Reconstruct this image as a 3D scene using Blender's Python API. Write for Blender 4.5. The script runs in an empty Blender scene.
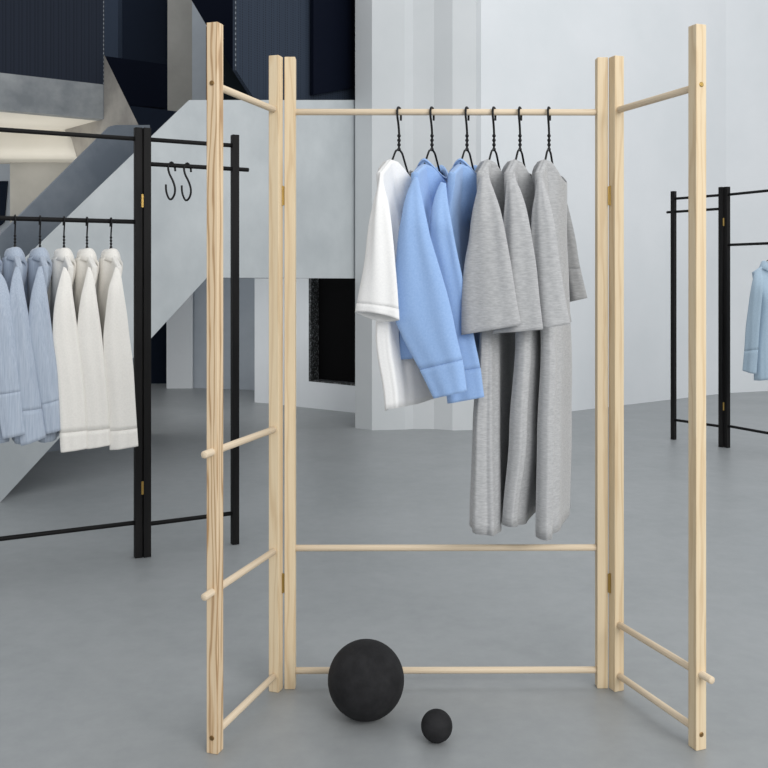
import bpy, bmesh, math, random
from mathutils import Vector, Matrix
random.seed(7)
D = bpy.data
S = bpy.context.scene
COL = S.collection
PI = math.pi
F, CX, HY, CAMH = 930.0, 384.0, 278.0, 1.135

# ------------------------------------------------------------------ helpers
def sr(r, g, b):
    f = lambda c: (c/12.92 if c <= .04045 else ((c+.055)/1.055)**2.4)
    return (f(r/255), f(g/255), f(b/255), 1)

def W(px, py, z):
    """a point of the photographed place from its pixel and its distance"""
    return Vector(((px-CX)/F*z, z, CAMH-(py-HY)/F*z))

def smooth(t):
    t = max(0, min(1, t)); return t*t*(3-2*t)

class MB:
    def __init__(s): s.v = []; s.f = []
    def add(s, vs, fs):
        o = len(s.v); s.v += [Vector(p) for p in vs]; s.f += [[o+i for i in f] for f in fs]
    def loft(s, rings, cap0=False, cap1=False):
        n = len(rings[0]); vs = [p for r in rings for p in r]; fs = []
        for k in range(len(rings)-1):
            for i in range(n):
                j = (i+1) % n
                fs.append([k*n+i, k*n+j, (k+1)*n+j, (k+1)*n+i])
        if cap0: fs.append(list(range(n))[::-1])
        if cap1: fs.append([(len(rings)-1)*n+i for i in range(n)])
        s.add(vs, fs)
    def tube(s, pts, r, n=10, cap=True):
        pts = [Vector(p) for p in pts]; rings = []
        T0 = (pts[1]-pts[0]).normalized()
        a = T0.orthogonal().normalized()
        for i, p in enumerate(pts):
            T = (pts[min(i+1, len(pts)-1)]-pts[max(i-1, 0)]).normalized()
            a = (a-T*a.dot(T)).normalized(); b = T.cross(a)
            rr = r[i] if isinstance(r, (list, tuple)) else r
            rings.append([p+(a*math.cos(2*PI*k/n)+b*math.sin(2*PI*k/n))*rr for k in range(n)])
        s.loft(rings, cap, cap)
    def prism(s, poly, off):
        """extrude a closed polygon of 3D points by a vector"""
        poly = [Vector(p) for p in poly]; off = Vector(off); n = len(poly)
        vs = poly+[p+off for p in poly]
        fs = [list(range(n)), [n+i for i in range(n)][::-1]]
        fs += [[i, n+i, n+(i+1) % n, (i+1) % n] for i in range(n)]
        s.add(vs, fs)
    def box(s, lo, hi):
        x0, y0, z0 = lo; x1, y1, z1 = hi
        s.prism([(x0,y0,z0),(x1,y0,z0),(x1,y1,z0),(x0,y1,z0)], (0,0,z1-z0))
    def sphere(s, c, r, n=24, m=16, sc=(1,1,1)):
        c = Vector(c); rings = []
        for k in range(1, m):
            t = PI*k/m
            rings.append([c+Vector((r*sc[0]*math.sin(t)*math.cos(2*PI*i/n), r*sc[1]*math.sin(t)*math.sin(2*PI*i/n), r*sc[2]*math.cos(t))) for i in range(n)])
        o = len(s.v); s.loft(rings)
        s.v += [c+Vector((0,0,r*sc[2])), c-Vector((0,0,r*sc[2]))]
        a, b = len(s.v)-2, len(s.v)-1; L = o+(m-2)*n
        for i in range(n):
            s.f.append([a, o+(i+1) % n, o+i]); s.f.append([b, L+i, L+(i+1) % n])
    def build(s, name, mat, parent=None, sm=False, loc=None, rot=None, bevel=0, solid=0):
        """ONE mesh object. Verts are world coordinates unless loc/rot are given."""
        me = D.meshes.new(name)
        org = wloc(parent) if parent else Vector((0,0,0))
        base = Vector(loc)-org if loc is not None else Vector((0,0,0))
        vs = s.v if loc is not None else [p-org for p in s.v]
        me.from_pydata([tuple(p) for p in vs], [], s.f); me.update()
        bm = bmesh.new(); bm.from_mesh(me); bmesh.ops.recalc_face_normals(bm, faces=bm.faces); bm.to_mesh(me); bm.free()
        if sm:
            for p in me.polygons: p.use_smooth = True
        o = D.objects.new(name, me); COL.objects.link(o); me.materials.append(mat)
        o.location = base
        if rot is not None:
            o.rotation_mode = 'QUATERNION'; o.rotation_quaternion = rot
        if parent: o.parent = parent
        if bevel:
            b = o.modifiers.new('Bevel', 'BEVEL'); b.width = bevel; b.segments = 2; b.limit_method = 'ANGLE'
        if solid:
            b = o.modifiers.new('Solidify', 'SOLIDIFY'); b.thickness = solid; b.offset = 0
        return o

def wloc(o):
    p = Vector((0,0,0))
    while o: p += Vector(o.location); o = o.parent
    return p

def tag(o, label, cat, group=None):
    o['label'] = label; o['category'] = cat
    if group: o['group'] = group
    return o
def thing(name, loc, label, cat, group=None):
    o = D.objects.new(name, None); COL.objects.link(o); o.location = loc; o.empty_display_size = .05
    return tag(o, label, cat, group)
def struct(name, mb, mat, sm=False, bevel=0):
    o = mb.build(name, mat, sm=sm, bevel=bevel); o['kind'] = 'structure'; return o

# ------------------------------------------------------------------ materials
def mat(name, col, rough=.6, metal=0, spec=.5, sheen=0):
    m = D.materials.new(name); m.use_nodes = True; nt = m.node_tree
    b = nt.nodes['Principled BSDF']
    b.inputs['Base Color'].default_value = col; b.inputs['Roughness'].default_value = rough
    b.inputs['Metallic'].default_value = metal; b.inputs['Specular IOR Level'].default_value = spec
    if sheen:
        b.inputs['Sheen Weight'].default_value = sheen; b.inputs['Sheen Roughness'].default_value = .5
    return m, nt, b
def N(nt, t, **kw):
    n = nt.nodes.new(t)
    for k, v in kw.items(): setattr(n, k, v)
    return n
def coords(nt, scale, kind='Object', rnd=False):
    t = N(nt, 'ShaderNodeTexCoord'); mp = N(nt, 'ShaderNodeMapping'); mp.inputs['Scale'].default_value = scale
    nt.links.new(t.outputs[kind], mp.inputs['Vector'])
    if rnd:
        oi = N(nt, 'ShaderNodeObjectInfo'); mm = N(nt, 'ShaderNodeMath', operation='MULTIPLY'); mm.inputs[1].default_value = 37
        nt.links.new(oi.outputs['Random'], mm.inputs[0]); nt.links.new(mm.outputs[0], mp.inputs['Location'])
    return mp.outputs['Vector']
def ramp(nt, fac, stops):
    r = N(nt, 'ShaderNodeValToRGB'); e = r.color_ramp.elements
    while len(e) < len(stops): e.new(.5)
    for el, (p, c) in zip(e, stops): el.position = p; el.color = c
    nt.links.new(fac, r.inputs['Fac']); return r.outputs['Color']
def noise(nt, vec, scale, detail=4, rough=.55, dist=0):
    n = N(nt, 'ShaderNodeTexNoise'); n.inputs['Scale'].default_value = scale; n.inputs['Detail'].default_value = detail
    n.inputs['Roughness'].default_value = rough; n.inputs['Distortion'].default_value = dist
    nt.links.new(vec, n.inputs['Vector']); return n.outputs['Fac']
def bump(nt, b, h, strength, dist=.01):
    bp = N(nt, 'ShaderNodeBump'); bp.inputs['Strength'].default_value = strength; bp.inputs['Distance'].default_value = dist
    nt.links.new(h, bp.inputs['Height']); nt.links.new(bp.outputs['Normal'], b.inputs['Normal'])
def mixc(nt, fac, a, c, mode='MIX'):
    m = N(nt, 'ShaderNodeMix', data_type='RGBA', blend_type=mode)
    if hasattr(fac, 'is_output'): nt.links.new(fac, m.inputs[0])
    else: m.inputs[0].default_value = fac
    for s, i in ((a, 6), (c, 7)):
        if hasattr(s, 'is_output'): nt.links.new(s, m.inputs[i])
        else: m.inputs[i].default_value = s
    return m.outputs[2]

def mottled(name, c1, c2, scale=2, rough=.6, detail=5, bmp=0, vec=(1,1,1), spec=.5, metal=0, lo=.35, hi=.65):
    m, nt, b = mat(name, c1, rough, metal, spec)
    f = noise(nt, coords(nt, vec), scale, detail, .6)
    nt.links.new(ramp(nt, f, [(lo, c1), (hi, c2)]), b.inputs['Base Color'])
    if bmp:
        f2 = noise(nt, coords(nt, vec), scale*12, 4); bump(nt, b, f2, bmp)
    return m

def wood(name, light, mid, dark, strong=.5, rings=5.0, wob=9.0):
    m, nt, b = mat(name, light, .55, 0, .3)
    v = coords(nt, (1, 1, 1), rnd=True)
    sx = N(nt, 'ShaderNodeSeparateXYZ'); t = N(nt, 'ShaderNodeTexCoord'); nt.links.new(t.outputs['Object'], sx.inputs[0])
    ad = N(nt, 'ShaderNodeMath', operation='MULTIPLY_ADD'); ad.inputs[1].default_value = .6
    nt.links.new(sx.outputs['X'], ad.inputs[0]); nt.links.new(sx.outputs['Y'], ad.inputs[2])
    nz = noise(nt, coords(nt, (18, 18, 1.7), rnd=True), 1.0, 3, .5, .5)
    k = N(nt, 'ShaderNodeMath', operation='MULTIPLY'); k.inputs[1].default_value = 2*PI*rings/.03
    nt.links.new(ad.outputs[0], k.inputs[0])
    w = N(nt, 'ShaderNodeMath', operation='MULTIPLY_ADD'); w.inputs[1].default_value = wob*2*PI/3
    nt.links.new(nz, w.inputs[0]); nt.links.new(k.outputs[0], w.inputs[2])
    s = N(nt, 'ShaderNodeMath', operation='SINE'); nt.links.new(w.outputs[0], s.inputs[0])
    s2 = N(nt, 'ShaderNodeMath', operation='MULTIPLY_ADD'); s2.inputs[1].default_value = .5; s2.inputs[2].default_value = .5
    nt.links.new(s.outputs[0], s2.inputs[0])
    ring = ramp(nt, s2.outputs[0], [(.0, light), (.45, light), (.8, mid), (1, dark)])
    fib = noise(nt, coords(nt, (220, 220, 4), rnd=True), 1.5, 3)
    fibc = ramp(nt, fib, [(.3, mid), (.6, light)])
    c = mixc(nt, strong, fibc, ring)
    nt.links.new(c, b.inputs['Base Color']); bump(nt, b, fib, .08, .002)
    return m

def cloth(name, c1, c2, scale=220, vec=(1,1,1), mel=1.0, rough=.9):
    m, nt, b = mat(name, c1, rough, 0, .15, .25)
    f = noise(nt, coords(nt, vec), scale, 3, .7)
    f2 = noise(nt, coords(nt, (1,1,.5)), 9, 3)
    a = ramp(nt, f, [(.32, c2), (.68, c1)])
    nt.links.new(a, b.inputs['Base Color'])
    bump(nt, b, f2, .25, .006)
    return m

M = {}
M['floor'] = None
m, nt, b = mat('polished_concrete', sr(146,150,153), .4, 0, .45)
v = coords(nt, (1,1,1))
c1 = ramp(nt, noise(nt, v, 1.1, 6, .62, .4), [(.3, sr(139,143,145)), (.7, sr(155,158,160))])
c2 = ramp(nt, noise(nt, v, 14, 5, .7), [(.3, sr(134,138,140)), (.7, sr(158,161,162))])
nt.links.new(mixc(nt, .35, c1, c2), b.inputs['Base Color'])
rr = N(nt, 'ShaderNodeMapRange'); rr.inputs['To Min'].default_value = .32; rr.inputs['To Max'].default_value = .5
nt.links.new(noise(nt, v, 3, 4), rr.inputs['Value']); nt.links.new(rr.outputs[0], b.inputs['Roughness'])
bump(nt, b, noise(nt, v, 40, 4), .04, .002)
M['floor'] = m
M['wall'] = mottled('painted_plaster', sr(219,223,226), sr(225,228,231), 1.2, .75, bmp=.02)
M['stair'] = mottled('pale_concrete', sr(176,182,185), sr(199,204,206), 1.9, .6, detail=8, bmp=.02, lo=.3, hi=.7)
M['column'] = mottled('dimmed_wall_plaster', sr(203,207,209), sr(211,214,216), 1.2, .75, bmp=.02)  # wall plaster made darker, the column's duller light put into its colour
M['stair_inner'] = mottled('shaded_concrete', sr(104,113,124), sr(136,143,151), 1.5, .5, detail=7, bmp=.03)  # inner face's shade put into the colour as a darker concrete
M['slab_edge'] = mottled('smooth_grey_concrete', sr(112,118,123), sr(156,160,162), 2.6, .5, detail=8, bmp=.02)
M['soffit'] = mottled('cream_plaster', sr(220,216,206), sr(227,223,214), 1.4, .8)
M['beige'] = mottled('beige_plaster', sr(160,158,152), sr(176,174,168), 2.2, .7, detail=7)
M['wedge'] = mottled('worn_beige_concrete', sr(140,136,131), sr(176,171,163), 3.2, .6, detail=8, bmp=.03)
M['bluewall'] = mottled('blue_grey_plaster', sr(172,180,189), sr(190,197,204), 1.4, .7, detail=6)
M['navy'] = mat('navy_paint', sr(24,32,46), .7, 0, .08)[0]
M['navy_mid'] = mat('slate_navy_paint', sr(54,64,80), .7, 0, .1)[0]
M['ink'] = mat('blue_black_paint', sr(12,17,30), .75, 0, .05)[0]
M['green_black'] = mat('green_black_paint', sr(30,37,42), .7, 0, .08)[0]
def perforated(name, base, hole, k=90):
    m, nt, b = mat(name, base, .6, 0, .12)
    vo = N(nt, 'ShaderNodeTexVoronoi'); vo.inputs['Scale'].default_value = k; vo.inputs['Randomness'].default_value = 0
    nt.links.new(coords(nt, (1,1,1)), vo.inputs['Vector'])
    c = ramp(nt, vo.outputs['Distance'], [(.28, hole), (.40, base)])
    nt.links.new(c, b.inputs['Base Color']); return m
M['mesh'] = perforated('perforated_slate_metal', sr(50,59,73), sr(36,43,54), 60)
M['mesh_dark'] = perforated('perforated_navy_metal', sr(36,43,56), sr(24,29,40), 60)
M['speckle'] = mottled('speckled_black_mesh', sr(10,11,12), sr(120,124,126), 70, .6, detail=2, lo=.5, hi=.66)
M['black_hole'] = mat('matt_black', sr(14,14,15), .85, 0, .05)[0]
M['dots'] = None
m, nt, b = mat('pale_edge_dots', sr(40,48,60), .5)
wv = N(nt, 'ShaderNodeTexWave', bands_direction='Z'); wv.inputs['Scale'].default_value = 9
nt.links.new(coords(nt, (1,1,1)), wv.inputs['Vector'])
nt.links.new(ramp(nt, wv.outputs['Fac'], [(.55, sr(36,44,56)), (.7, sr(128,135,142))]), b.inputs['Base Color'])
M['dots'] = m
M['ash'] = wood('ash_wood', sr(225,206,174), sr(214,191,155), sr(198,169,130), .45, 1.6, 11)
M['pine'] = wood('strong_grained_ash', sr(226,203,170), sr(204,173,134), sr(156,118,80), .72, 2.4, 13)
M['dowel'] = wood('pale_dowel_wood', sr(224,207,182), sr(213,194,166), sr(202,178,148), .25)
M['black'] = mottled('black_stained_wood', sr(20,20,21), sr(31,30,30), 6, .6, vec=(8,8,.6), spec=.15)
M['brass'] = mat('brass', sr(176,146,84), .35, .9)[0]
M['brass_dark'] = mat('aged_brass', sr(140,110,70), .4, .8)[0]
M['wire'] = mat('black_wire', sr(17,18,20), .5, 0, .25)[0]
M['ball'] = mottled('black_cork_rubber', sr(27,27,29), sr(38,38,40), 30, .8, detail=6, bmp=.12, spec=.25)
M['white'] = cloth('white_linen', sr(241,241,240), sr(233,233,233))
M['white_warm'] = cloth('off_white_linen', sr(242,239,233), sr(234,231,225), 160)
M['blue'] = cloth('light_blue_cotton', sr(156,187,230), sr(144,176,222), 200)
M['pale_blue'] = cloth('pale_blue_striped_cotton', sr(188,198,212), sr(160,173,191), 60, (6,6,.15))
M['sky'] = cloth('soft_blue_cotton', sr(174,194,210), sr(161,182,199), 120)
M['grey'] = cloth('grey_melange_linen', sr(188,189,190), sr(162,163,165), 130, (.5,.5,2.4))

# ------------------------------------------------------------------ camera
cam = D.cameras.new('camera'); co = D.objects.new('camera', cam); COL.objects.link(co)
co.location = (0,0,CAMH); co.rotation_euler = (PI/2,0,0)
cam.sensor_width = 36; cam.lens = 36*F/768; cam.shift_y = -(384-HY)/768; cam.clip_end = 60
S.camera = co

# ------------------------------------------------------------------ the room
b = MB(); b.box((-9,-3,-.12), (9,13,0)); struct('floor', b, M['floor'])

def plan(pts, z0=0, z1=4.6):
    """vertical wall from a closed plan polygon"""
    m = MB(); m.prism([(x, y, z0) for x, y in pts], (0,0,z1-z0)); return m
def pp(px, z): return ((px-CX)/F*z, z)

# right hand walls, running away from the column to a corner and on to the right
w0 = pp(480, 7.33); w1 = pp(726, 9.17)
struct('wall_back', plan([w0, w1, (w1[0]+.2, w1[1]+.5), (w0[0], w0[1]+.6)]), M['wall'])
w2 = (7.5, 10.6)
struct('wall_right', plan([w1, w2, (7.5, 10.9), (w1[0], w1[1]+.3)]), M['wall'])
# faceted column
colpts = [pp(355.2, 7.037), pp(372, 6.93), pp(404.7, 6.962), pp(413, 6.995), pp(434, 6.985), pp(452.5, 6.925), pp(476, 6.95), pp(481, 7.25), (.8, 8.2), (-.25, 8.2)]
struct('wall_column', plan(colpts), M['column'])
# niche wall under the landing
def zn(px): return 7.653/(1-.000782*(CX-px))
def nw(px, h, off=0):
    z = zn(px); n = Vector((.588, .809, 0))
    return Vector(((px-CX)/F*z, z, h))+n*off
d3 = Vector((.588,.809,0))*.4
m = MB()
m.prism([nw(267.5,0), nw(308.6,0), nw(308.6,2.2), nw(267.5,2.2)], d3)
sill0, sill1 = CAMH-(381.5-HY)/F*zn(310.2), CAMH-(386-HY)/F*zn(354.6)
m.prism([nw(308.6,0), nw(357.5,0), nw(357.5,sill1), nw(308.6,sill0)], d3)
m.prism([nw(308.6,1.9), nw(357.5,1.9), nw(357.5,2.2), nw(308.6,2.2)], d3)
p = pp(254.6, 8.485); q = nw(267.5, 0)
m.prism([(p[0],p[1],0), (q.x,q.y,0), (q.x+.236,q.y+.324,0), (p[0]+.05,p[1]+1.2,0), (p[0]-.02,p[1]+1.2,0)], (0,0,2.2))
struct('wall_left', m, M['wall'])
m = MB()
m.prism([nw(304,sill0-.05,.11), nw(357.5,sill0-.05,.11), nw(357.5,2,.11), nw(304,2,.11)], d3*.1)
wn = struct('window_1', m, M['black_hole'])
m = MB()
m.prism([nw(308.6,sill0,.003), nw(308.6,sill0,.11), nw(308.6,1.9,.11), nw(308.6,1.9,.003)], Vector((.02,-.012,0)))
m.prism([nw(308.6,sill0+.001,.003), nw(357,sill1+.001,.003), nw(357,sill1+.001,.11), nw(308.6,sill0+.001,.11)], (0,0,.012))
o = m.build('window_frame', M['speckle'], wn)
# walls behind the stair
a0, a1 = pp(192, 9.62), pp(256, 9.42)
struct('wall_stairwell', plan([a0, a1, (a1[0]+.4, a1[1]+.3), (a0[0], a0[1]+.3)]), M['bluewall'])
b0, b1 = pp(167.5, 9.6), pp(192.3, 9.62)
p0, p1 = pp(166.5, 9.55), pp(192.6, 9.57)
struct('wall_plinth', plan([p0, p1, (p1[0], 9.6), (p0[0], 9.6)], 0, 1.7), M['wall'])
struct('trim_1', plan([b0, b1, (b1[0], 9.95), (b0[0]-.055, 9.9)]), M['beige'])
struct('wall_upper', plan([(-6.5, 10.0), (-1.9, 10.0), (-1.9, 10.2), (-6.5, 10.2)]), M['navy'])
s0, s1 = pp(98, 9.3), pp(118, 9.3)
struct('trim_2', plan([s0, s1, (s1[0], 9.45), (s0[0], 9.45)], 2.3, 4.6), M['navy_mid'])

# ------------------------------------------------------------------ staircase
KN, KF = 7.385, 9.093
def zs(px, k=KN): return k/(1+.001488*(CX-px))
def sp(px, py, k=KN): return W(px, py, zs(px, k))
NB = Vector((-.811, .586, 0))                       # across the flight, away from the viewer
root = thing('staircase', W(0, 503, zs(0)), 'pale concrete staircase with solid sloping sides climbing behind the black clothes rack to a landing', 'staircase')
def fl(px, k=KN):
    z = zs(px, k); return Vector(((px-CX)/F*z, z, 0.0))
m = MB()
m.prism([fl(-90), fl(0), sp(207,277.6), sp(355.3,278.4), sp(355.3,100), sp(190,100), sp(28,256), sp(-90,370)], NB*.012)
m.build('balustrade', M['stair'], root)
m = MB()
m.prism([fl(-90,KF), fl(150,KF), sp(150,125,KF), sp(116,125,KF), sp(110,126.5,KF), sp(-90,324,KF)], NB*.02)
m.build('balustrade', M['stair_inner'], root)
m = MB()                                            # stepped flight and landing slab between the two sides
a = fl(0)+NB*.12; e = sp(207,277.6)+NB*.12
nst = 9; pts = [a]
lower = [a, e, sp(356,278.4)+NB*.12]
top = [sp(356,278.4)+NB*.12+Vector((0,0,.25)), e+Vector((0,0,.25))]
for i in range(nst):
    t1 = 1-(i)/nst; t0 = 1-(i+1)/nst
    hi = a.lerp(e, t1); lo = a.lerp(e, t0)
    top.append(Vector((hi.x, hi.y, hi.z+.12))); top.append(Vector((lo.x, lo.y, hi.z+.12)))
m.prism(lower+top, NB*.88)
m.build('flight', M['slab_edge'], root)

# ------------------------------------------------------------------ gallery up on the left
def zg(px): return 7.2+(px/103.7)*.42
def gp(px, h): z = zg(px); return Vector(((px-CX)/F*z, z, h))
gallery = root = thing('gallery', gp(103.7, 2.435), 'raised gallery with grey concrete edge and dark perforated screen above it', 'balcony')
m = MB(); m.prism([gp(-90,2.435), gp(103.7,2.435), gp(103.7,2.72), gp(-90,2.72)], (0,.12,0))
m.build('slab_edge', M['slab_edge'], root)
m = MB(); A, B_ = gp(-90,2.437), gp(103.7,2.437)
m.prism([A+Vector((0,.12,0)), B_+Vector((0,.12,0)), Vector((-2.80,8.3,2.437)), Vector((-4.6,8.3,2.437))], (0,0,.2))
m.build('soffit', M['soffit'], root)
m = MB(); m.prism([gp(-90,2.72), gp(103.2,2.72), gp(103.2,4.2), gp(-90,4.2)], (0,.03,0))
m.build('screen', M['mesh_dark'], root)
m = MB(); m.prism([gp(103.2,2.72), gp(103.9,2.72), gp(103.9,4.2), gp(103.2,4.2)], (0,.004,0))
m.build('screen_edge', M['dots'], root)
# rounded cream beam and the pier below
m = MB(); ring = []
for x in (-4.6, (70-CX)/F*8.17, (79-CX)/F*8.2):
    rr_ = []
    for k in range(9):
        t = PI*.5*k/8
        rr_.append(Vector((x, 8.17+.10*(1-math.cos(t)), 2.44-.15-.10*math.sin(t))))
    rr_ += [Vector((x, 8.6, 2.19)), Vector((x, 8.6, 2.44)), Vector((x, 8.17, 2.44))]
    ring.append(rr_)
m.loft(ring, True, True); struct('trim_3', m, M['soffit'])
c0, c1_ = pp(10, 8.5), pp(95, 8.5)
struct('wall_pier', plan([c0, c1_, (c1_[0], 8.8), (c0[0]-.05, 8.8)], 0, 2.19), M['beige'])
c0, c1_ = (-5.2, 9.2), pp(14, 9.2)
struct('wall_far', plan([c0, c1_, (c1_[0], 9.4), (-5.2, 9.4)], 0, 2.6), M['bluewall'])
m = MB(); m.prism([W(-40,181,9.18), W(7.5,181,9.18), W(4,222,9.18), W(-40,260,9.18)], (0,.03,0))
struct('window_2', m, M['navy'])
# slanting concrete fin between gallery and stair
def zw(px): return 5.14/(1-1.078*(CX-px)/F)
def wp(px, py): return W(px, py, zw(px))
m = MB(); m.prism([wp(104.3,55), wp(139,126), wp(152,152), wp(120,200), wp(84,184), wp(78,160), wp(71.5,137), wp(64.5,130), wp(98,119.3), wp(104,119.3)], (-.02,.05,0))
o = m.build('concrete_fin', M['wedge'], gallery); o['label'] = 'beige triangular concrete fin'

# dark boxes up in the stair void
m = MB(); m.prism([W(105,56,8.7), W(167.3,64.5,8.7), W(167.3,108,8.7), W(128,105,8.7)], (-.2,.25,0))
struct('wall_dark_panel', m, M['ink'])  # solid panel in an even dark colour
m = MB(); m.prism([W(120,104.5,8.3), W(178,111.5,8.3), W(180,150,8.3), W(135,160,8.3)], (-.1,.2,0))
struct('wall_parapet', m, M['navy'])
# upper flight
root = thing('upper_flight', W(240,106,8), 'dark upper stair flight with perforated screen above the landing', 'staircase')
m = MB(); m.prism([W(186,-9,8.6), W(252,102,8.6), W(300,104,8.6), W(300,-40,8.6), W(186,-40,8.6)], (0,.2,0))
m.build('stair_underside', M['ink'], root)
m = MB(); m.prism([W(206,26,8.9), W(262,112,8.9), W(262,125,8.9), W(206,125,8.9)], (0,.1,0))
m.build('stair_side', M['green_black'], root)
KU = KN+1.708*.13; KD = KN+1.708*.085
m = MB(); m.prism([sp(236,-60,KU), sp(236,70,KU), sp(259,106,KU), sp(259,120,KU), sp(355.5,120,KU), sp(355.5,-60,KU)], NB*.03)
m.build('screen', M['mesh'], root)
m = MB(); m.prism([sp(235.2,-60,KU), sp(236.2,-60,KU), sp(236.2,70,KU), sp(235.2,69,KU)], NB*.001)
m.build('screen_edge', M['dots'], root)
m = MB(); m.prism([sp(313.5,-60,KD), sp(313.5,95,KD), sp(355.3,87,KD), sp(355.3,-60,KD)], NB*.03)
m.build('screen_panel', M['ink'], root)

# ------------------------------------------------------------------ clothes racks
H = 1.7455
def quat_to(d): return Vector(d).normalized().to_track_quat('Z', 'Y')
def post(par, mt, x, y, ang, w=.03):
    m = MB(); m.box((-w/2,-w/2,0), (w/2,w/2,H))
    return m.build('post', mt, par, loc=(x,y,0), rot=Matrix.Rotation(ang,3,'Z').to_quaternion(), bevel=.0018)
def rod(par, mt, p, q, r=.009, name='rail'):
    p, q = Vector(p), Vector(q); L = (q-p).length
    m = MB(); m.tube([(0,0,0),(0,0,.002),(0,0,L-.002),(0,0,L)], [r*.8, r, r, r*.8], 16)
    return m.build(name, mt, par, sm=True, loc=p, rot=quat_to(q-p))
def wing(par, mtp, mtr, A, Bp, rails, pegs, over=.05, ma=None, mb=None):
    """two posts A (hinged) and Bp (free) with rails between and pegs that run on past the free post"""
    d = Vector((Bp[0]-A[0], Bp[1]-A[1], 0)).normalized(); ang = math.atan2(d.y, d.x)
    post(par, ma or mtp, A[0], A[1], ang); post(par, mb or mtp, Bp[0], Bp[1], ang)
    a, c = Vector((A[0],A[1],0)), Vector((Bp[0],Bp[1],0))
    for h in rails: rod(par, mtr, a+d*.008+Vector((0,0,h)), c-d*.008+Vector((0,0,h)))
    for h in pegs: rod(par, mtr, a+d*.008+Vector((0,0,h)), c+d*over+Vector((0,0,h)), name='peg_rail')
    return d
def hinge(par, x, y, h, ang):
    m = MB(); m.tube([(0,0,-.027),(0,0,.027)], .0030, 10); m.box((-.0045,.0006,-.026), (.0045,.0020,.026))
    m.build('hinge', M['brass'], par, loc=(x,y,h), rot=Matrix.Rotation(ang,3,'Z').to_quaternion())
def screw(par, p, d, mt):
    m = MB(); m.tube([(0,0,-.004),(0,0,.0012),(0,0,.002)], [.006,.006,.0045], 14); m.tube([(0,0,.0019),(0,0,.0023)], .002, 6)
    m.build('screw', mt, par, loc=p, rot=quat_to(d))

CL, CR, ZC = (-.2598, 2.58), (.6046, 2.585), 2.58
r = thing('clothes_rack', (.17, 2.58, 0), 'natural ash wood folding three panel clothes rack standing in front of the black racks', 'clothes rack')
post(r, M['ash'], *CL, 0); post(r, M['ash'], *CR, 0)
for h in (1.5955, .386, .046):
    rod(r, M['dowel'], (CL[0]+.01, CL[1], h), (CR[0]-.01, CR[1], h))
AL, BL = (-.2980, 2.562), (-.4057, 2.232)
AR, BR = (.6412, 2.567), (.7575, 2.249)
dl = wing(r, M['ash'], M['dowel'], AL, BL, (1.597, .043), (.72, .386), .054, mb=M['pine'])
dr = wing(r, M['ash'], M['dowel'], AR, BR, (1.597, .043), (.183,), .054)
for (Bp, d, k) in ((BL, dl, M['brass_dark']), (BR, dr, M['brass'])):
    fc = Vector((Bp[0], Bp[1], 0))+d*.015
    screw(r, fc+Vector((0,0,1.6)), d, k); screw(r, fc+Vector((0,0,.038)), d, M['brass_dark'])
for x in (-.2795, .6230):
    for h in (1.362, .293): hinge(r, x, 2.566, h, 0)

BLK = M['black']
def black_rack(label, Cp, dirc, Wb, Wf, rc, rw, pegw, hz, over):
    r = thing('clothes_rack', (Cp[0], Cp[1], 0), label, 'clothes rack', None)
    d = Vector((dirc[0], dirc[1], 0)).normalized(); ang = math.atan2(d.y, d.x)
    c0 = Vector((Cp[0], Cp[1], 0)); c1 = c0+d*.8629
    post(r, BLK, c0.x, c0.y, ang); post(r, BLK, c1.x, c1.y, ang)
    for h in rc: rod(r, BLK, c0+d*.01+Vector((0,0,h)), c1-d*.01+Vector((0,0,h)))
    dw = wing(r, BLK, BLK, Wb, Wf, rw, pegw, over)
    fc = Vector((Wf[0], Wf[1], 0))+dw*.015
    screw(r, fc+Vector((0,0,rw[0])), dw, M['wire'])
    mid = (c0+Vector((Wb[0], Wb[1], 0)))*.5
    # the hinge sits on the viewer's side of the gap
    for h in hz:
        ax = (Vector((Wb[0], Wb[1], 0))-c0).normalized(); nrm = Vector((ax.y, -ax.x, 0))
        if nrm.y > 0: nrm = -nrm
        hp = mid+nrm*.0150
        hinge(r, hp.x, hp.y, h, math.atan2(ax.y, ax.x))
    return c0, d
LR0, LRd = black_rack('black folding clothes rack holding blue and white shirts in front of the concrete stair',
    (-.9995, 3.780), (-.888,-.461), (-.9670, 3.7895), (-.6365, 3.970), (1.70, 1.363, .142), (1.70, .132), (1.60,), (1.448, .284), .062)
RR0, RRd = black_rack('small distant black folding clothes rack by the white wall holding one soft blue shirt',
    (2.296, 6.225), (.457,-.889), (2.2665, 6.246), (2.036, 6.54), (1.692, 1.356, .146), (1.692, .138), (1.60,), (1.51, .276), .055)

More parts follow.
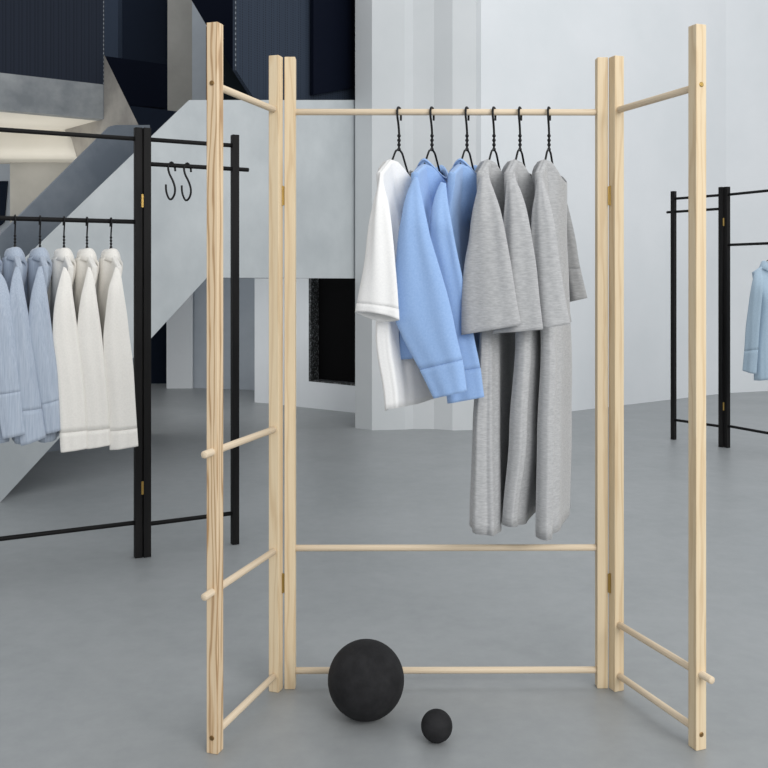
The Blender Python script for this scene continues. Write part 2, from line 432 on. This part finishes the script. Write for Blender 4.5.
# ------------------------------------------------------------------ hangers
def hanger(P, h, label, group):
    """P: rail centre, h: unit plan direction of the near arm"""
    P = Vector(P); hh = Vector((h[0], h[1], 0)); vv = Vector((-h[1], h[0], 0))
    L = lambda u, w, v=0: P+hh*u+vv*v+Vector((0,0,w))
    r = thing('coat_hanger', P+Vector((0,0,-.21)), label, 'hanger', group)
    def spl(pts, n=6):
        out = []
        for i in range(len(pts)-1):
            p0, p1, p2, p3 = [Vector((*pts[max(0, min(len(pts)-1, j))], 0)) for j in (i-1, i, i+1, i+2)]
            for k in range(n):
                t = k/n
                out.append(.5*((2*p1)+(p2-p0)*t+(2*p0-5*p1+4*p2-p3)*t*t+(3*p1-p0-3*p2+p3)*t**3))
        out.append(Vector((*pts[-1], 0))); return out
    m = MB()
    hk = [(0,-.108),(0,-.085),(-.001,-.06),(.005,-.035),(.0135,-.014),(.0145,.001),(.009,.0105),(0,.0125),(-.009,.0105),(-.0145,.001),(-.016,-.012),(-.0155,-.021)]
    m.tube([L(q.x, q.y) for q in spl(hk)], .0031, 8); m.build('hook', M['wire'], r, sm=True)
    m = MB()
    for i in range(4):
        w = -.066-.0125*i
        m.sphere(L(0, w), .0052, 10, 6, (1,1,1.1))
    m.build('twist', M['wire'], r, sm=True)
    for s in (1, -1):
        m = MB()
        arm = [(0,-.100),(s*.013,-.107),(s*.028,-.113),(s*.05,-.135),(s*.070,-.155),(s*.088,-.175)]
        m.tube([L(q.x, q.y) for q in spl(arm)], .0029, 8)
        rings = []                                     # the arm spreads into a flat shoulder end
        for k in range(9):
            t = k/8; u = s*(.078+.055*t); w = -.170-.030*t; e = .0026+.0034*math.sin(PI*min(1, t*1.05+.02))
            rings.append([L(u, w+e*.8*math.sin(a*PI/5), e*math.cos(a*PI/5)) for a in range(10)])
        m.loft(rings, True, True)
        m.build('arm', M['wire'], r, sm=True)
    return r

# ------------------------------------------------------------------ garments
def catmull(rows, n):
    out = []; K = len(rows)-1
    for i in range(n):
        t = i/(n-1)*K; k = min(int(t), K-1); f = t-k
        g = lambda j: rows[max(0, min(K, j))]
        p0, p1, p2, p3 = g(k-1), g(k), g(k+1), g(k+2)
        out.append([.5*((2*b_)+(c_-a_)*f+(2*a_-5*b_+4*c_-d_)*f*f+(3*b_-a_-3*c_+d_)*f**3) for a_, b_, c_, d_ in zip(p0, p1, p2, p3)])
    return out

def garment(name, label, cat, group, P, h, rows, mt, hem, body, cuff=None, collar=False, far=None, seed=1,
            th=.02, hemtilt=0., dip=.05, vn=.045, cuff_mat=None, dipb=.04, blend=.3, neck=-.141, sh=-.186, un=.068, us=.15, unf=None, fold=.003):
    rnd = random.Random(seed)
    P = Vector(P); hh = Vector((h[0], h[1], 0)); vv = Vector((-h[1], h[0], 0))
    def G(u, v, w): return Vector((P.x+hh.x*u+vv.x*v, P.y+hh.y*u+vv.y*v, w))
    def inv(px, py, u):
        d = Vector(((px-CX)/F, 1, -(py-HY)/F)); t = (u+P.x*hh.x+P.y*hh.y)/(d.x*hh.x+d.y*hh.y)
        q = d*t; return (q.x-P.x)*vv.x+(q.y-P.y)*vv.y, CAMH+q.z
    root = thing(name, (P.x, P.y, hem), label, cat, group)
    ph = [rnd.uniform(0, 6.28) for _ in range(8)]
    def sleeve(rows, mirror, cs):
        loc = [(*inv(a, b_, u), *inv(c, d, u), u) for a, b_, c, d, u in rows]
        R_ = catmull(loc, 46); rings = []
        NN = 56
        for i, (vl, wl, vr, wr, u) in enumerate(R_):
            s = i/45; t_ = th*(.25+.75*smooth(s*3)); ring = []
            for k in range(NN):
                a = 2*PI*k/NN; ca, sa = math.cos(a), math.sin(a)
                x = math.copysign(abs(ca)**.85, ca); y = math.copysign((1-x*x)**.75, sa)
                v = (vl+vr)/2+(vr-vl)/2*x; w = (wl+wr)/2+(wr-wl)/2*x
                env = smooth(s*2.2)*(1-abs(x)**4)
                f = fold*env*(math.sin(x*3.1+ph[0]+1.6*s)+.6*math.sin(x*6.3+ph[1]-2.4*s)+.35*math.sin(9*s+2*x+ph[2]))
                uu = u+t_*y+f*(1 if sa > 0 else .6)
                if hemtilt: w -= hemtilt*smooth((s-.86)/.14)*(.5-.5*y)*(1-.3*abs(x))
                ring.append((-uu if mirror else uu, v, w))
            rings.append(ring)
        k1 = 46 if cs is None else int(46*cs)
        m = MB(); m.loft([[G(*q) for q in r_] for r_ in rings[:k1]], True, False)
        so = m.build('sleeve', mt, root, sm=True, solid=.0014)
        if cs is not None:
            cr = []
            for r_ in rings[k1-1:]:
                cu = sum(q[0] for q in r_)/NN; cv = sum(q[1] for q in r_)/NN
                cr.append([G(cu+(q[0]-cu)*1.02+(.0006 if q[0] > cu else -.0006), cv+(q[1]-cv)*1.008, q[2]) for q in r_])
            m = MB(); m.loft(cr, False, False); m.build('cuff', cuff_mat or mt, so, sm=True, solid=.0018)
    sleeve(rows, False, cuff)
    if far == 'none': pass
    elif far: sleeve(far, False, .84)
    else: sleeve(rows, True, cuff)
    # body
    U1, bt, nf, amp = body
    wn, ws = P.z+neck, P.z+sh
    tab = []
    for y, xl, xr in bt:
        a, wa = inv(xl, y, U1*.95); c, _ = inv(xr, y, U1*.95)
        tab.append(((wn-wa)/(wn-hem), (a+c)/2, (c-a)/2))
    def tr(s):
        if s <= tab[0][0]: return tab[0][1:]
        for (s0, a0, b0), (s1, a1, b1) in zip(tab, tab[1:]):
            if s <= s1:
                f = smooth((s-s0)/(s1-s0)); return a0+(a1-a0)*f, b0+(b1-b0)*f
        return tab[-1][1:]
    unf = unf or un
    wf = wn+(ws-wn)*(unf-un)/(us-un)
    MR, NR = 120, 44; rings = []
    for i in range(NR):
        s = (i/(NR-1))**1.25; b_ = smooth(s/blend); ring = []
        for k in range(MR):
            a = 2*PI*k/MR; ca, sa = math.cos(a), math.sin(a)
            ut = us*math.copysign(abs(ca)**.9, ca); au = abs(ut)
            uq, wq = (un, wn) if ut >= 0 else (unf, wf)
            if au < uq:
                q = math.sqrt(max(0, 1-(au/uq)**2)); wt = wn+(wq-wn)*(au/uq)**2-(dip if sa > 0 else dipb)*q**1.3
                vt = math.copysign(vn*q**.8+.0095, sa)
            else:
                wt = wn+(ws-wn)*(au-un)/(us-un); vt = math.copysign(.0095, sa)
            U = us-.012+(U1-us+.012)*smooth(s*1.2)
            VO, V = tr(s)
            x = math.copysign(abs(ca)**(.75-.2*smooth(s)), ca); y = math.copysign(abs(sa)**(.6-.12*smooth(s)), sa)
            env = smooth((s-.12)*1.4)
            f = amp*env*(math.sin(nf*a+ph[3]+.9*s)+.6*math.sin((nf*2+1)*a+ph[4]-.8*s))
            ub = U*x+f*.8*ca; vb = V*(1 if x > 0 else 1-.25*x*x)*y+VO+f*(.25+.75*abs(sa))
            u = ut+(ub-ut)*b_; v = vt+(vb-vt)*b_
            hw = hem+.006*math.sin(2*a+ph[5])
            ring.append(G(u, v, wt+(hw-wt)*s))
        rings.append(ring)
    seam = []
    for k in range(MR):                                # the shoulder seam closes the top outside the neck
        a = 2*PI*k/MR; ca, sa = math.cos(a), math.sin(a)
        ut = us*math.copysign(abs(ca)**.9, ca); au = abs(ut)
        seam.append(G(ut, 0, wn+(ws-wn)*(au-un)/(us-un)+.004) if au >= (un if ut >= 0 else unf) else rings[0][k].copy())
    rings.insert(0, seam)
    m = MB(); m.loft(rings); m.build('body', mt, root, sm=True, solid=.0014)
    if collar:
        rg = []
        for (sc, dz, pt) in (((.98,-.004,0),(.97,.006,0),(.98,.014,0),(1.03,.017,0),(1.06,.012,0)) if collar == 'stand' else ((.98,-.004,0),(.93,.010,0),(.90,.024,0),(.96,.030,0),(1.07,.025,0),(1.18,.008,.4),(1.27,-.008,1.3))):
            ring = []
            for k in range(64):
                a = 2*PI*k/64; ca, sa = math.cos(a), math.sin(a)
                drop = (dip*.9 if sa > 0 else dipb*.9)*abs(sa)**(1.5 if collar == 'stand' else 2.6)
                ring.append(G((un if ca > 0 else unf)*(sc+.16*pt)*ca, (vn*.8*sc+.004)*sa, wn-drop+dz-.016*pt*max(0, sa)**4-.012*pt*abs(ca)**3))
            rg.append(ring)
        m = MB(); m.loft(rg); m.build('collar', mt, root, sm=True, solid=.0016)
    return root

rad = math.radians(20.5)
hC = (-math.sin(rad), -math.cos(rad))
def PC(px): return ((px-CX)/F*ZC, ZC, 1.5955)
GC = 'garments on the ash wood rack'; HC = 'black wire hangers on the ash wood rack'
garment('shirt', 'short sleeved white top, first garment on the natural wood rack', 'shirt', GC, PC(399), hC,
    [(380,172,383,174,.15),(378,186,383.5,184,.17),(373.5,203,388,202,.19),(369.5,221,391,222,.2),(367,240,393,240,.205),(364.5,263,395,263,.21),(359.5,290,397.5,293,.215),(355.5,309,399,316.5,.22)],
    M['white'], .795, (.185,[(200,376,388),(240,368,389),(325,371.5,392),(409,382,400)],5,.003), cuff=.95, seed=3, th=.016, hemtilt=.024, dip=.06, unf=.088)
garment('shirt', 'long sleeved light blue shirt hanging beside the white top, its sleeve slanting over the next', 'shirt', GC, PC(432), hC,
    [(414.5,177,418,178,.15),(410,186,419,184,.165),(405,200,423,203,.185),(401.5,218,427,222,.2),(398.5,235,430.5,238,.205),(396,262,438,263,.21),(394,290,446,290,.215),(394,315,452,314,.22),(403,338,456.5,336,.222),(419.5,369,462,359,.222),(427,384,464.5,375,.222),(434,398.5,466.5,391,.222)],
    M['blue'], .925, (.16,[(200,406,426),(320,396,418),(355,394,420)],4,.003), cuff=.83, collar='stand', neck=-.154, unf=.085, seed=5, th=.013, vn=.042)
garment('shirt', 'long sleeved light blue shirt between the other blue shirt and the grey dresses', 'shirt', GC, PC(467), hC,
    [(441,182,446,183.5,.15),(436,193,447,196,.17),(432,208,449,210,.19),(430,222,452,226,.2),(428,240,454.5,240,.195),(430,262,459,262,.188),(433,290,465,290,.18),(437,318,470.5,318,.172),(441,345,475,343,.17),(444,372,480,367,.17),(446,388,482,383,.17),(448,403.5,484,397,.17)],
    M['blue'], .925, (.13,[(200,434,456),(320,438,462),(355,440,464)],4,.003), cuff=.83, collar='stand', neck=-.154, unf=.085, seed=9, th=.012, vn=.042)
DR = 'grey dresses on the ash wood rack'
garment('dress', 'long grey melange dress next to the blue shirts, wide sleeve in front of the others', 'dress', GC, PC(494), hC,
    [(486.5,164,488.5,164,.09),(481,174,489,177,.14),(477.5,190,493.5,190,.17),(473.5,207,499,206,.19),(471,222,503,222,.2),(469,240,506.5,240,.205),(464.5,265,511,265,.21),(462,300,516,298,.215),(461.5,335,521,325,.22)],
    M['grey'], .472, (.175,[(200,474,492),(260,472,498),(335,475,493),(430,470,494),(530,467,496)],5,.006), seed=11, th=.012, dip=.07, vn=.04, blend=.5, unf=.102)
garment('dress', 'long grey melange dress in the middle of the three grey ones', 'dress', GC, PC(520), hC,
    [(511.5,166,514,166,.09),(507.5,178,516,180,.14),(506,192,521,192,.17),(504.5,208,526,208,.19),(503,225,529.5,225,.2),(502,240,532,240,.205),(499,265,536,265,.21),(496,300,539.5,300,.215),(493,333.5,543,329.5,.22)],
    M['grey'], .485, (.175,[(200,507,522),(260,506,530),(335,511,531),(430,506,528),(530,500,518)],5,.006), seed=14, th=.011, dip=.07, vn=.04, blend=.5, unf=.102)
garment('dress', 'long grey melange dress last on the natural wood rack with turned up cuff showing behind', 'dress', GC, PC(549), hC,
    [(542.5,165,544.5,165,.09),(538,175,543,178,.14),(535.5,192,547,193,.17),(532.5,209,551,208,.19),(531,225,554.5,225,.2),(530,240,556.5,240,.205),(528.5,265,560,265,.21),(528,300,565,298,.215),(529,331,570,324,.22)],
    M['grey'], .462, (.175,[(200,535,551),(260,533,557),(335,537,557),(430,534,555),(535,533,553)],5,.006), seed=20, th=.012, dip=.055, vn=.035, blend=.6, unf=.108,
    far=[(549,177,557,178,-.12),(551,195,564.5,195,-.16),(552,215,570,215,-.185),(555,240,575.5,240,-.195),(559,265,579.5,265,-.2),(565,303,587,298,-.205)])
for px, what in ((399,'white short sleeved top'),(432,'light blue shirt beside the white top'),(467,'light blue shirt beside the grey dresses'),(494,'grey dress next to the blue shirts'),(520,'middle grey dress'),(549,'last grey dress')):
    hanger(PC(px), hC, 'black wire hanger holding the '+what+' on the wood rack', HC)

# left black rack
hL = (.461, -.888); nl = math.hypot(*hL); hL = (hL[0]/nl, hL[1]/nl)
def PL(px):
    k = (px-CX)/F; t = (LR0.x-k*LR0.y)/(k*LRd.y-LRd.x)
    return (LR0.x+LRd.x*t, LR0.y+LRd.y*t, 1.363)
GL = 'shirts on the black rack by the stair'; HL = 'hangers on the black rack by the stair'
kw = dict(collar=True, th=.014, un=.052, vn=.036, dip=.035, dipb=.012, us=.165)
left = [
 (-10, 'pale_blue', 'pale blue striped shirt cut off by the edge of the photo', [(-9,267,-6.5,266,.16),(-12,279,4,278,.18),(-14,296,10,296,.2),(-14,315,14,315,.21),(-13,338,19,338,.215),(-9,365,22,365,.22),(-3,390,25,386,.22),(-1,411,26.5,404,.22),(3,439,31,432,.22)], .80),
 (15, 'pale_blue', 'pale blue striped shirt between the cut off blue shirt and the third blue one', [(15.5,267,18.5,266,.16),(12,279,22,279,.18),(9.5,296,25,296,.2),(9,315,28.5,315,.21),(10,338,33,338,.215),(13,365,36,365,.22),(16,390,39.5,390,.22),(18,413,42,410,.22),(21,446,46,437,.22)], .87),
 (40, 'pale_blue', 'pale blue striped shirt hanging next to the white shirts', [(38.5,267,42,266,.16),(35,279,44.5,279,.18),(31,296,47.5,296,.2),(29,315,50,315,.21),(30,338,53,338,.215),(35,365,57,365,.22),(39,390,58.5,388,.22),(42,406,59,401,.22),(46,434,60.5,430,.22)], .87),
 (64, 'white_warm', 'off white long sleeved shirt next to the pale blue shirts', [(63.5,267,66,268,.16),(60,279,70.5,278,.18),(56,296,73,297,.2),(53.5,315,75.5,315,.21),(53,338,78.5,338,.215),(56,365,82,365,.22),(58.5,398,85,395,.22),(60,435,87,432,.22),(61,452.5,88,448,.22)], .87),
 (87, 'white_warm', 'off white long sleeved shirt in the middle of the three white ones', [(88,267,90.5,268,.16),(85,280,94,279,.18),(81,297,96.5,297,.2),(78.5,315,99,315,.21),(77,338,102,338,.215),(80.5,365,105,365,.22),(84,395,108,395,.22),(86,433,110,430,.22),(87,449,111,444.5,.22)], .87),
 (111, 'white_warm', 'off white long sleeved shirt nearest the hinged black posts', [(115.5,267,118,268,.16),(112,278,121,276,.18),(108.5,290,123.5,292,.2),(105.5,315,127,315,.21),(103.5,338,129.5,338,.215),(105,365,133,365,.22),(108,400,135,398,.22),(109,433,137,430,.22),(110,450,138,446,.22)], .87),
]
hls = ['cut off pale blue shirt', 'second pale blue shirt', 'pale blue shirt next to the whites', 'white shirt next to the pale blues', 'middle white shirt', 'white shirt nearest the hinged black posts']
for i, (px, mk, lab, rows, cf) in enumerate(left):
    hl = hls[i]
    garment('shirt', lab, 'shirt', GL, PL(px), hL, rows, M[mk], .53 if i < 3 else .54, (.175,[(290,px-6,px+9),(340,px-4,px+13),(400,px-3,px+18),(440,px-2,px+20)],4,.004), cuff=cf, seed=31+i, **kw)
    hanger(PL(px), hL, 'black hanger inside the '+hl, HL)

# right black rack
hR = (-.889, -.457)
k = (770-CX)/F; t = (RR0.x-k*RR0.y)/(k*RRd.y-RRd.x)
PR = (RR0.x+RRd.x*t, RR0.y+RRd.y*t, 1.356)
garment('shirt', 'soft blue long sleeved shirt on the distant black rack by the white wall', 'shirt', None, PR, hR,
    [(757,269,761,270,.15),(754,275,763,280,.18),(751,290,762.5,290,.2),(748.5,308,761,308,.205),(746,328,759.5,325,.21),(744.5,350,758,348,.212),(742.8,370,756,374,.215)],
    M['sky'], .50, (.18,[(290,750,767),(330,750,768),(375,751,768)],4,.006), collar=True, cuff=.86, seed=50, th=.022, un=.06, vn=.045)
hanger(PR, hR, 'black hanger inside the soft blue shirt on the distant rack', None)

# S hooks on the peg rail of the black rack by the stair
for px0, lab in ((171.5, 'black metal S hook nearest the hinged posts, hanging from the black peg rail'), (187.3, 'black metal S hook nearest the wooden post, hanging from the black peg rail')):
    k = (px0-CX)/F; A = Vector((-.9670, 3.7895)); d = (Vector((-.6365, 3.970))-A).normalized()
    t = (A.x-k*A.y)/(k*d.y-d.x); c = Vector((A.x+d.x*t, A.y+d.y*t, 1.60))
    dz = c.y; px_ = F/dz
    pts = [(3.0,5.5),(2.6,1),(.6,-2.9),(-1.6,-1.5),(-2.6,3),(-1.2,9),(2.2,16),(4.2,23),(3.8,29),(1.4,33.5),(-1.2,34),(-3.4,30),(-4.6,25),(-4.8,19.5)]
    P3 = []
    rows = catmull([list(q) for q in pts], 60)
    for x, y in rows:
        fr = smooth((y-2)/10)
        P3.append(Vector((c.x+x/px_, c.y+(-.016+.0*fr if x < 1 and y < 12 else -.012)+.006*0, c.z-y/px_)))
    # the top bend passes over the rail, so it leans from front to back
    for i, q in enumerate(P3):
        x, y = rows[i]
        q.y = c.y+(-.014 if i > 20 else (.014-.028*smooth(i/20)))
    o = MB(); o.tube(P3, .0043, 8)
    tag(o.build('s_hook', M['wire'], sm=True), lab, 'hook', 'S hooks on the peg rail')

# balls
for rr_, px, z, lab in ((.0985, 366, 2.40, 'large matt black ball on the floor under the wooden rack'), (.0385, 436.7, 2.277, 'small matt black ball on the floor beside the large one')):
    m = MB(); m.sphere(((px-CX)/F*z, z, rr_), rr_, 64, 40)
    tag(m.build('ball', M['ball'], sm=True), lab, 'ball')

# ------------------------------------------------------------------ light
w = D.worlds.new('World'); S.world = w; w.use_nodes = True
bg = w.node_tree.nodes['Background']; bg.inputs['Color'].default_value = (.95,.975,1,1); bg.inputs['Strength'].default_value = .72
def area(name, loc, to, size, sy, e, col):
    l = D.lights.new(name, 'AREA'); l.shape = 'RECTANGLE'; l.size = size; l.size_y = sy; l.energy = e; l.color = col
    o = D.objects.new(name, l); COL.objects.link(o); o.location = loc
    o.rotation_euler = (Vector(to)-Vector(loc)).to_track_quat('-Z','Y').to_euler(); return o
area('window_daylight', (3.4,-2.6,3.4), (-.2,5,1), 4.5, 3, 275, (1,.985,.96))
area('landing_fill', (-1.2,7.45,1.10), (-.9,8.6,.0), 1.5, .3, 5, (.97,.99,1))  # added fill hidden under the landing to brighten the niche wall
area('gallery_fill', (-3.0,7.7,1.55), (-3.0,7.75,3), 1.6, .5, 8, (1,.96,.88))  # added fill behind the far balustrade, brightens the soffit from below
area('overhead_fill', (3.2,4.8,5.6), (3.2,5.4,0), 5, 5, 85, (.97,.99,1))  # added overhead fill, an invented source that lifts the right wall
S.view_settings.view_transform = 'Standard'; S.view_settings.look = 'None'
S.view_settings.exposure = 0; S.view_settings.gamma = 1; S.view_settings.use_curve_mapping = False
